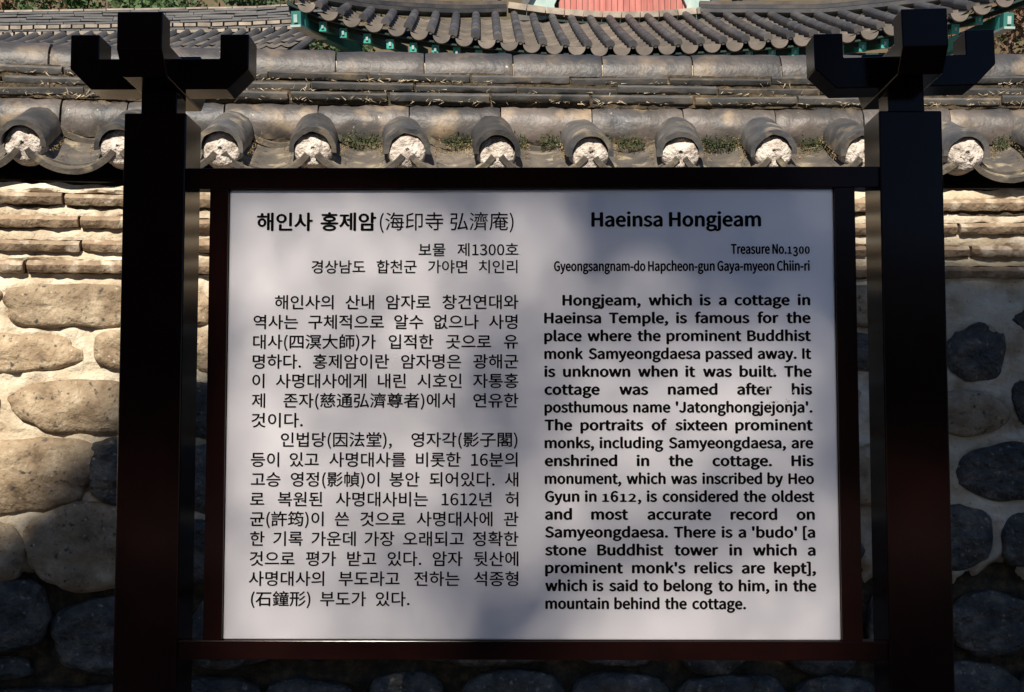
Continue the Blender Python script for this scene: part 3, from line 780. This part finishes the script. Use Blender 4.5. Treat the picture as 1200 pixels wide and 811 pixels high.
def hill_tree(px, py_top, D, wd, ht, m, label, seed):
    top = at(px, py_top, D); gz = max(0, top.z - ht * 1.5)
    t = thing('hillside_tree', label, 'tree', (top.x, D, gz), group='trees on the hillside beyond the roofs')
    r = random.Random(seed); H = top.z - gz; pts = []
    cl = [(Vector((r.gauss(0, wd * .28), r.gauss(0, wd * .28), H - ht * r.random() ** .8)), r.uniform(.35, .8)) for _ in range(34)]
    for c, s in cl:
        for _ in range(230): pts.append(c + Vector((r.gauss(0, s * .5), r.gauss(0, s * .5), r.gauss(0, s * .38))))
    link('trunk', limb_me([[(Vector((0, 0, -.3)), .22), (Vector((.1, 0, H * .5)), .15), (Vector((0, .1, H * .95)), .03)]] + [[(Vector((0, 0, H * (.4 + .06 * q))), .05), (Vector((math.cos(q * 2) * wd * .3, math.sin(q * 2) * wd * .3, H * (.5 + .06 * q))), .015)] for q in range(7)]), M['bark'], t)
    link('crown', leaf_mesh(pts, 0.17, seed), M[m], t)
HT = [(-60, -60, 40, 5, 6, 'leaf2', 'brown-leaved tree beyond the far left edge of the low roof'), (30, -50, 40, 4.5, 6, 'leaf2', 'brown-leaved tree above the left end of the far roof ridge'),
      (125, -35, 38, 4.5, 6, 'leaf', 'green bush-like tree showing left of the left bracket'), (205, -45, 40, 4.5, 6, 'leaf', 'green tree showing just right of the left bracket'),
      (280, -35, 38, 4.5, 6, 'leaf', 'green tree between the left bracket and the big hall corner'), (345, -60, 42, 4.5, 6, 'leaf', 'green tree partly hidden by the corner of the big hall eave'),
      (1180, -60, 36, 5, 9, 'leaf2', 'brown tree seen under the right corner of the hall eave'), (1240, -50, 34, 5, 9, 'leaf2', 'brown tree at the right edge beyond the hall'), (1300, -70, 38, 5, 9, 'leaf', 'green tree past the right edge beyond the hall')]
for i, a in enumerate(HT): hill_tree(*a, seed=50 + i)

# unseen hall added behind the viewer to block light from the low sky
bh = thing('sky_block_hall', 'long dark unseen hall added behind the viewer to block low skylight', 'building')
link('wall', box_me(-15, 15, -40, -33, 0, 4.4), M['dark_wood'], bh)
link('roof', prism_me([(-41.8, 4.2), (-37, 7.0), (-31.2, 4.2), (-31.2, 4.45), (-37, 7.4), (-41.8, 4.45)], 'x', -16.5, 16.5), M['far_tile'], bh)
link('eave_board', box_me(-16.4, 16.4, -31.26, -31.202, 3.95, 4.19), M['teal'], bh)
for k in range(9): link('column', box_me(-14.2 + k * 3.55 - .2, -14.2 + k * 3.55 + .2, -32.98, -32.6, 0, 4.3, .04), M['red'], bh)
for k in range(8): link('door', box_me(-13.6 + k * 3.55, -11.1 + k * 3.55, -32.99, -32.9, .5, 3.4, .02), M['dark_wood'], bh)
# ================================================================== big hall with curved tiled eave
def interp(tab, x):
    if x <= tab[0][0]: (a, b), (c, d) = tab[0], tab[1]
    elif x >= tab[-1][0]: (a, b), (c, d) = tab[-2], tab[-1]
    else:
        for (a, b), (c, d) in zip(tab, tab[1:]):
            if x <= c: break
    return b + (d - b) * (x - a) / (c - a)
HD = 18.0
eave_tab = [(335, -6), (372, 10), (420, 24), (450, 30), (480, 35), (530, 43), (580, 48), (634, 53), (700, 56), (740, 56), (800, 53.5), (850, 51), (900, 48), (930, 45), (1005, 39), (1034, 34), (1122, 16), (1145, 9), (1175, -1), (1215, -16)]
hall = thing('temple_hall', 'large temple hall with sweeping grey tiled eave, teal rafter ends and faded red gable', 'building', (0, 0, 0))
def eD(px):                                # the eave bows forward towards its corners
    return HD - 0.9 * (abs(px - 765) / 430) ** 3
def ept(px): return at(px, interp(eave_tab, px), eD(px))
SV = Vector((-0.038, 1, 0.40))
pxs = []
p_ = 346.0
while p_ < 1212: pxs.append(p_); p_ += 26.4
RF = 0.062
def far_barrel(p0, p1, r, nm='barrel_tile', m='far_tile', par=None, segs=3):
    d = p1 - p0; s = Vector((1, 0, 0)); u = s.cross(d).normalized() * (1 if s.cross(d).z > 0 else -1); V = []; Fc = []; na = 8
    for i in range(segs + 1):
        c = p0 + d * i / segs + Vector((0, 0, -0.16 * math.sin(math.pi * i / segs) * d.length / 6))
        for k in range(na + 1):
            a = math.pi * 2 * k / na; V.append(c + s * math.cos(a) * r + u * math.sin(a) * r)
    k_ = na + 1
    for i in range(segs):
        for k in range(na): a = i * k_ + k; Fc.append([a, a + 1, a + k_ + 1, a + k_])
    Fc.append(list(range(na)))
    return link(nm, fix(mesh(nm, V, Fc), 50), M[m], par or hall)
def hip_t(px):
    """how far up the slope a row of tiles runs before it meets the hip or the gable's foot (metres of depth)"""
    if 600 < px < 868: return 3.25
    if px <= 600: return max(0.35, 3.25 * ((px - 325) / 275) ** .9) if px > 325 else .3
    return max(0.35, 3.25 * ((1235 - px) / 367) ** .9)
def slope_pt(px, t):
    e = ept(px); return e + SV * t + Vector((0, 0, 0.010 * t * t))
EB = Vector((0, 0, 0.0))
prev = None
for i, px in enumerate(pxs):
    t1 = hip_t(px)
    base = ept(px)
    # barrel made of overlapping pieces
    nseg = max(1, int(t1 / .42))
    for q in range(nseg):
        a, b = t1 * q / nseg, t1 * (q + 1) / nseg
        if q > 8: break
        pa, pb = slope_pt(px, a), slope_pt(px, b)
        far_barrel(pa + Vector((0, 0, .045)), pb + Vector((0, 0, .037)), RF, segs=1)
    # hanging pan tile end between this row and the next
    if i < len(pxs) - 1:
        pm = (px + pxs[i + 1]) / 2; c = ept(pm) + Vector((0, 0.02, 0)); V = []; na = 12; rdx, rdz = .118, .115
        for y in (-0.02, 0.02):
            for k in range(na + 1):
                a = math.pi + math.pi * k / na; V.append(c + Vector((rdx * math.cos(a), y, 0.0 + rdz * math.sin(a) * (1 + .0 * k))))
        k_ = na + 1
        Fc = [list(range(k_)), list(range(2 * k_ - 1, k_ - 1, -1))] + [[k, (k + 1) % k_, k_ + (k + 1) % k_, k_ + k] for k in range(k_)]
        link('drip_tile', fix(mesh('drip_tile', V, Fc)), M['far_pan'], hall)
        # the concave tiles running up from it: stepped strip
        V = []; Fc = []; tm = max(t1, hip_t(pxs[i + 1])); ns = max(2, int(tm / .3))
        for q in range(ns):
            for e_ in (0, 1):
                t = tm * (q + e_) / ns; dz = .03 * (1 - e_)
                for k in range(5):
                    f = k / 4; pp = slope_pt(px + (pxs[i + 1] - px) * f, t); V.append(pp + Vector((0, 0, -.06 * math.sin(math.pi * f) + dz - .005)))
            b = q * 10
            for k in range(4): Fc.append([b + k, b + k + 1, b + 6 + k, b + 5 + k])
            if q:
                for k in range(4): Fc.append([b - 5 + k, b - 4 + k, b + k + 1, b + k])
        link('concave_tile', mesh('pan', V, Fc), M['far_pan'], hall)
# eave board and soffit under the tiles
def sweep(pts0, pts1, nm, m, thick=None, par=hall):
    V = list(pts0) + list(pts1); n = len(pts0); Fc = [[i, i + 1, n + i + 1, n + i] for i in range(n - 1)]
    if thick:
        V += [v + thick for v in V]; o = 2 * n
        Fc += [[o + n + i, o + n + i + 1, o + i + 1, o + i] for i in range(n - 1)]
        Fc += [[i, o + i, o + i + 1, i + 1] for i in range(n - 1)] + [[n + i, n + i + 1, o + n + i + 1, o + n + i] for i in range(n - 1)] + [[0, n, o + n, o], [n - 1, o + n - 1, o + 2 * n - 1, 2 * n - 1]]
    return link(nm, fix(mesh(nm, V, Fc)), M[m], par)
ps = [335 + i * 20 for i in range(45)]
sweep([ept(p) + Vector((0, .06, -.10)) for p in ps], [ept(p) + Vector((0, .14, -.03)) for p in ps], 'eave_board', 'dark_wood', Vector((0, .05, 0)))
def clampx(v, lo, hi): v.x = max(lo, min(hi, v.x)); return v
sweep([ept(p) + Vector((0, .2, -.06)) for p in ps], [slope_pt(p, hip_t(p) + .2) + Vector((0, 0, -.25)) for p in ps], 'roof_deck', 'dark_wood', Vector((0, 0, -.08)))
# flying rafters, painted ends; sun on tips and shade behind put into the teal tones
raf = [(378, 31), (402, 38.5), (430, 45), (457, 51.5), (484, 55.5), (510, 58), (535, 61), (561, 64), (588, 66), (614, 68), (641, 70), (667, 71), (694, 72), (720, 72), (747, 71.5), (773, 70), (800, 68), (826, 66),
       (852, 63), (878, 62.5), (905, 61.5), (932, 61), (958, 60), (985, 58), (1011, 55), (1037, 51), (1064, 47), (1092, 42), (1120, 34), (1148, 23)]
for k, (px, py) in enumerate(raf):
    p0 = at(px, py, eD(px) + .16); p1 = p0 + Vector((-0.02, 2.4, 0.62))
    r_ = link('rafter', beam_me(p0, p1, .09, .12), M['teal_shaded'], hall)
    u_ = (p1 - p0).normalized(); link('sunlit_tip', beam_me(p0 - u_ * .0005, p0 + u_ * .28, .094, .124), M['teal'], r_)
    e0 = p0 + Vector((0, -.012, 0))
    link('rafter_end', beam_me(p0 - (p1 - p0).normalized() * .02, p0 - (p1 - p0).normalized() * .001, .03, .05), M['teal_white'], r_)
    link('painted_band', beam_me(p0 + (p1 - p0).normalized() * .03 + Vector((.004, 0, 0)), p0 + (p1 - p0).normalized() * .12 + Vector((.004, 0, 0)), .098, .128), M['red'], r_)
# corner rafters
for (pa, ya, pb, yb) in ((347, 22, 420, 58), (1182, 24, 1100, 60)):
    p0 = at(pa, ya, HD - .8); p1 = at(pb, yb, HD + 2.0)
    c_ = link('corner_rafter', beam_me(p0, p1, .13, .2), M['teal_shaded'], hall)
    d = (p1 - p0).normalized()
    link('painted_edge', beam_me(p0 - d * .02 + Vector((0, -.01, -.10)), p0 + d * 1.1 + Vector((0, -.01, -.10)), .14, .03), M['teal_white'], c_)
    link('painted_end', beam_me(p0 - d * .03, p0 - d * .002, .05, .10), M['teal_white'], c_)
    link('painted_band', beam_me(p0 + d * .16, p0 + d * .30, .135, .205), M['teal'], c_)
# hip ridges and the ridge at the gable foot
def ridge_along(pts, w_, h_, nm='hip_ridge'):
    n = len(pts)
    for q in range(3):
        V = []; Fc = []
        ww = w_ * (1, .9, .75)[q]; z0 = h_ * q / 3; z1 = h_ * (q + .86) / 3
        for p in pts:
            for a, b in ((-1, z0), (1, z0), (1, z1), (-1, z1)): V.append(p + Vector((0, a * ww / 2, b)))
        for i in range(n - 1):
            for k in range(4): a = i * 4 + k; b = i * 4 + (k + 1) % 4; Fc.append([a, b, b + 4, a + 4])
        Fc += [[0, 1, 2, 3], [n * 4 - 4, n * 4 - 3, n * 4 - 2, n * 4 - 1]]
        link(nm, fix(mesh(nm, V, Fc)), M['far_tile' if q < 2 else 'far_pan'], hall)
ridge_along([slope_pt(p, hip_t(p) + .1) + Vector((0, 0, .02)) for p in range(328, 601, 16)], .25, .20)
ridge_along([slope_pt(p, hip_t(p) + .1) + Vector((0, 0, .02)) for p in range(868, 1229, 16)], .25, .20)
# tan cap ridge at the foot of the gable: individually laid pieces
gf = [(598, 9), (620, 12), (650, 16), (690, 19), (730, 20), (770, 19), (810, 16), (840, 13), (852, 11)]
GD = HD + 3.35
x = 596
while x < 846:
    a, b = at(x, interp(gf, x), GD), at(x + 21, interp(gf, x + 21), GD)
    far_barrel(a, b, .01)if 0 else link('foot_ridge_tile', beam_me(a, b, .26, .10), M['far_pale'], hall)
    x += 22
# gable boards
V = []
for k in range(22):
    px = 655 + k * 6.9
    a = at(px, 22, GD + .25); b = at(px + 6.3, 22, GD + .25); hgt = 2.9 * (1 - abs(px - 728) / 100) + .2
    link('gable_board', box_me(a.x, b.x, GD + .22 + .006 * (k % 2), GD + .26, a.z + .02, a.z + hgt, 0), M['pink'], hall)
link('gable_wall', box_me(at(640, 20, GD).x, at(816, 20, GD).x, GD + .262, GD + .5, at(700, 30, GD).z - 1, at(700, 12, GD).z + .35), M['dark_wood'], hall)
for sgn, pxa in ((1, 634), (-1, 822)):
    a = at(pxa, 6, GD - .1); top = at(728, 6, GD - .1) + Vector((0, 0, 3.0))
    b_ = link('bargeboard', beam_me(a + Vector((0, .25, 0)), top + Vector((0, .25, 0)), .08, .34), M['teal_white'], hall)
    # round curled foot of the bargeboard
    V = [a + Vector((.22 * math.cos(t * math.pi / 10), y, .20 * math.sin(t * math.pi / 10))) for y in (.12, .2) for t in range(20)]
    Fc = [list(range(20)), list(range(39, 19, -1))] + [[t, (t + 1) % 20, 20 + (t + 1) % 20, 20 + t] for t in range(20)]
    link('curled_foot', fix(mesh('curled_foot', V, Fc)), M['teal_white'], b_)
    # tiled verge above it
    far_barrel(a + Vector((-sgn * .30, -.1, .15)), top + Vector((-sgn * .1, -.1, .35)), .12, 'verge_tile')
    # disc-ended stack at the foot of the descending ridge
    c = at(574 if sgn > 0 else 879, 3, GD - .2)
    far_barrel(c + Vector((0, -.1, 0)), c + Vector((0, 1.2, .5)), .13, 'ridge_end_tile', 'far_pan')
    link('ridge_end_block', beam_me(c + Vector((0, 0, .1)), c + Vector((sgn * .25, 1.4, 1.6)), .3, .3), M['far_tile'], hall)
# upper roof rising behind the gable (out of frame above) and hall walls below the eave
gl, gr = at(600, 10, GD + .6), at(856, 10, GD + .6)
V = [Vector((gl.x, GD + .6, gl.z - .2)), Vector(((gl.x + gr.x) / 2, GD + .6, gl.z + 3.3)), Vector((gr.x, GD + .6, gl.z - .2))]
V2 = [v + Vector((0, 7, 0)) for v in V]
link('upper_roof', fix(mesh('upper_roof', V + V2, [[0, 1, 4, 3], [1, 2, 5, 4], [0, 2, 5, 3], [0, 1, 2], [3, 4, 5]])), M['far_tile'], hall)
hx0, hx1 = at(350, 50, HD + 2.3).x, at(1150, 50, HD + 2.3).x
hz = at(700, 57, HD).z
link('wall', box_me(hx0, hx1, HD + 2.3, HD + 9, 0, hz + .6), M['dark_wood'], hall)
for k in range(5):
    x = hx0 + (hx1 - hx0) * k / 4
    link('column', box_me(x - .18, x + .18, HD + 2.1, HD + 2.46, 0, hz + .25, .03), M['red'], hall)
link('lintel', box_me(hx0, hx1, HD + 2.12, HD + 2.298, hz - .15, hz + .2), M['dark_wood'], hall)

# ================================================================== low far roof on the left
fr = thing('low_hall', 'long grey tiled roof with a layered pale-capped ridge, behind the wall at the upper left', 'building')
FD = 22.0
top_tab = [(-260, 14), (-60, 12.5), (0, 12), (100, 10.5), (200, 9), (300, 7), (350, 4)]
def rp(px, off, D=FD): return at(px, interp(top_tab, px) + off, D)
rn = random.Random(8)
def run(off0, hpx, Lpx, m, nm, D=FD, jit=.4, dep=.3, x0=-250, x1=384, gap=1.2, phase=0):
    x = x0 + phase; protos = None
    while x < x1:
        l = Lpx * rn.uniform(.85, 1.15); a = rp(x, off0 + rn.uniform(-jit, jit), D); b = rp(x + l - gap, off0 + rn.uniform(-jit, jit), D)
        hh = hpx * D / F * rn.uniform(.85, 1.1)
        V = []
        for p in (a, b):
            for y, z in ((0, 0), (0, -hh), (dep, -hh), (dep, 0)): V.append(p + Vector((0, y, z)))
        link(nm, fix(mesh(nm, V, [[0, 1, 2, 3], [7, 6, 5, 4], [0, 1, 5, 4], [1, 2, 6, 5], [2, 3, 7, 6], [3, 0, 4, 7]])), M[m], fr)
        x += l
run(0, 2.2, 30, 'far_pale', 'ridge_cap_tile', jit=.2, dep=.5)
for q in range(5): run(2.6 + q * 3.1, 2.5, 34, 'far_tile', 'ridge_layer_tile', D=FD - .04 - .03 * q, phase=-q * 11, jit=.8, gap=.7)
run(18.2, 4.4, 15, 'far_pale', 'ridge_plaster_block', D=FD - .2, jit=.4, gap=2.2)
run(23.2, 2.2, 26, 'far_tile', 'ridge_layer_tile', D=FD - .18)
run(26.0, 4.2, 15, 'far_pale', 'ridge_plaster_block', D=FD - .25, jit=.5, gap=2.5, phase=-6)
# solid heart of the ridge so nothing shows through
ps = list(range(-250, 361, 30))
sweep([rp(p, 1.2, FD + .05) for p in ps], [rp(p, 32, FD + .05) for p in ps], 'ridge_core', 'far_tile', Vector((0, .3, 0)), fr)
# slope below the ridge with slanting round tiles
for k in range(40):
    px = -250 + k * 16.2
    a = rp(px, 30, FD - .3); b = a + Vector((-0.75, -3.2, -1.75))
    far_barrel(b, a, .062, par=fr, segs=2)
    if k < 39:
        a2 = rp(px + 16.2, 30, FD - .3); b2 = a2 + Vector((-.75, -3.2, -1.75)); dz = Vector((0, 0, -.10))
        V = []; ns = 8; Fc = []
        for q in range(ns):
            for e_ in (0, 1):
                t = (q + e_) / ns; u_ = Vector((0, 0, .025 * e_))
                for f in (0, .25, .5, .75, 1): V.append((a.lerp(b, t)).lerp(a2.lerp(b2, t), f) + u_ + Vector((0, 0, -.045 * math.sin(math.pi * f))))
            b_ = q * 10
            for kk in range(4): Fc.append([b_ + kk, b_ + kk + 1, b_ + 6 + kk, b_ + 5 + kk])
        link('concave_tile', mesh('pan', V, Fc), M['far_pan'], fr)
a, b = rp(-250, 40), rp(350, 40)
link('wall', box_me(a.x, b.x, FD - 2.6, FD + 3.5, 0, a.z - 1.6), M['plaster'], fr)
V = [rp(-250, 6) + Vector((0, .3, 0)), rp(352, 6) + Vector((0, .3, 0))]; V += [v + Vector((0, 4, -2.2)) for v in V]
link('back_slope', mesh('back_slope', V, [[0, 1, 3, 2]]), M['far_tile'], fr)
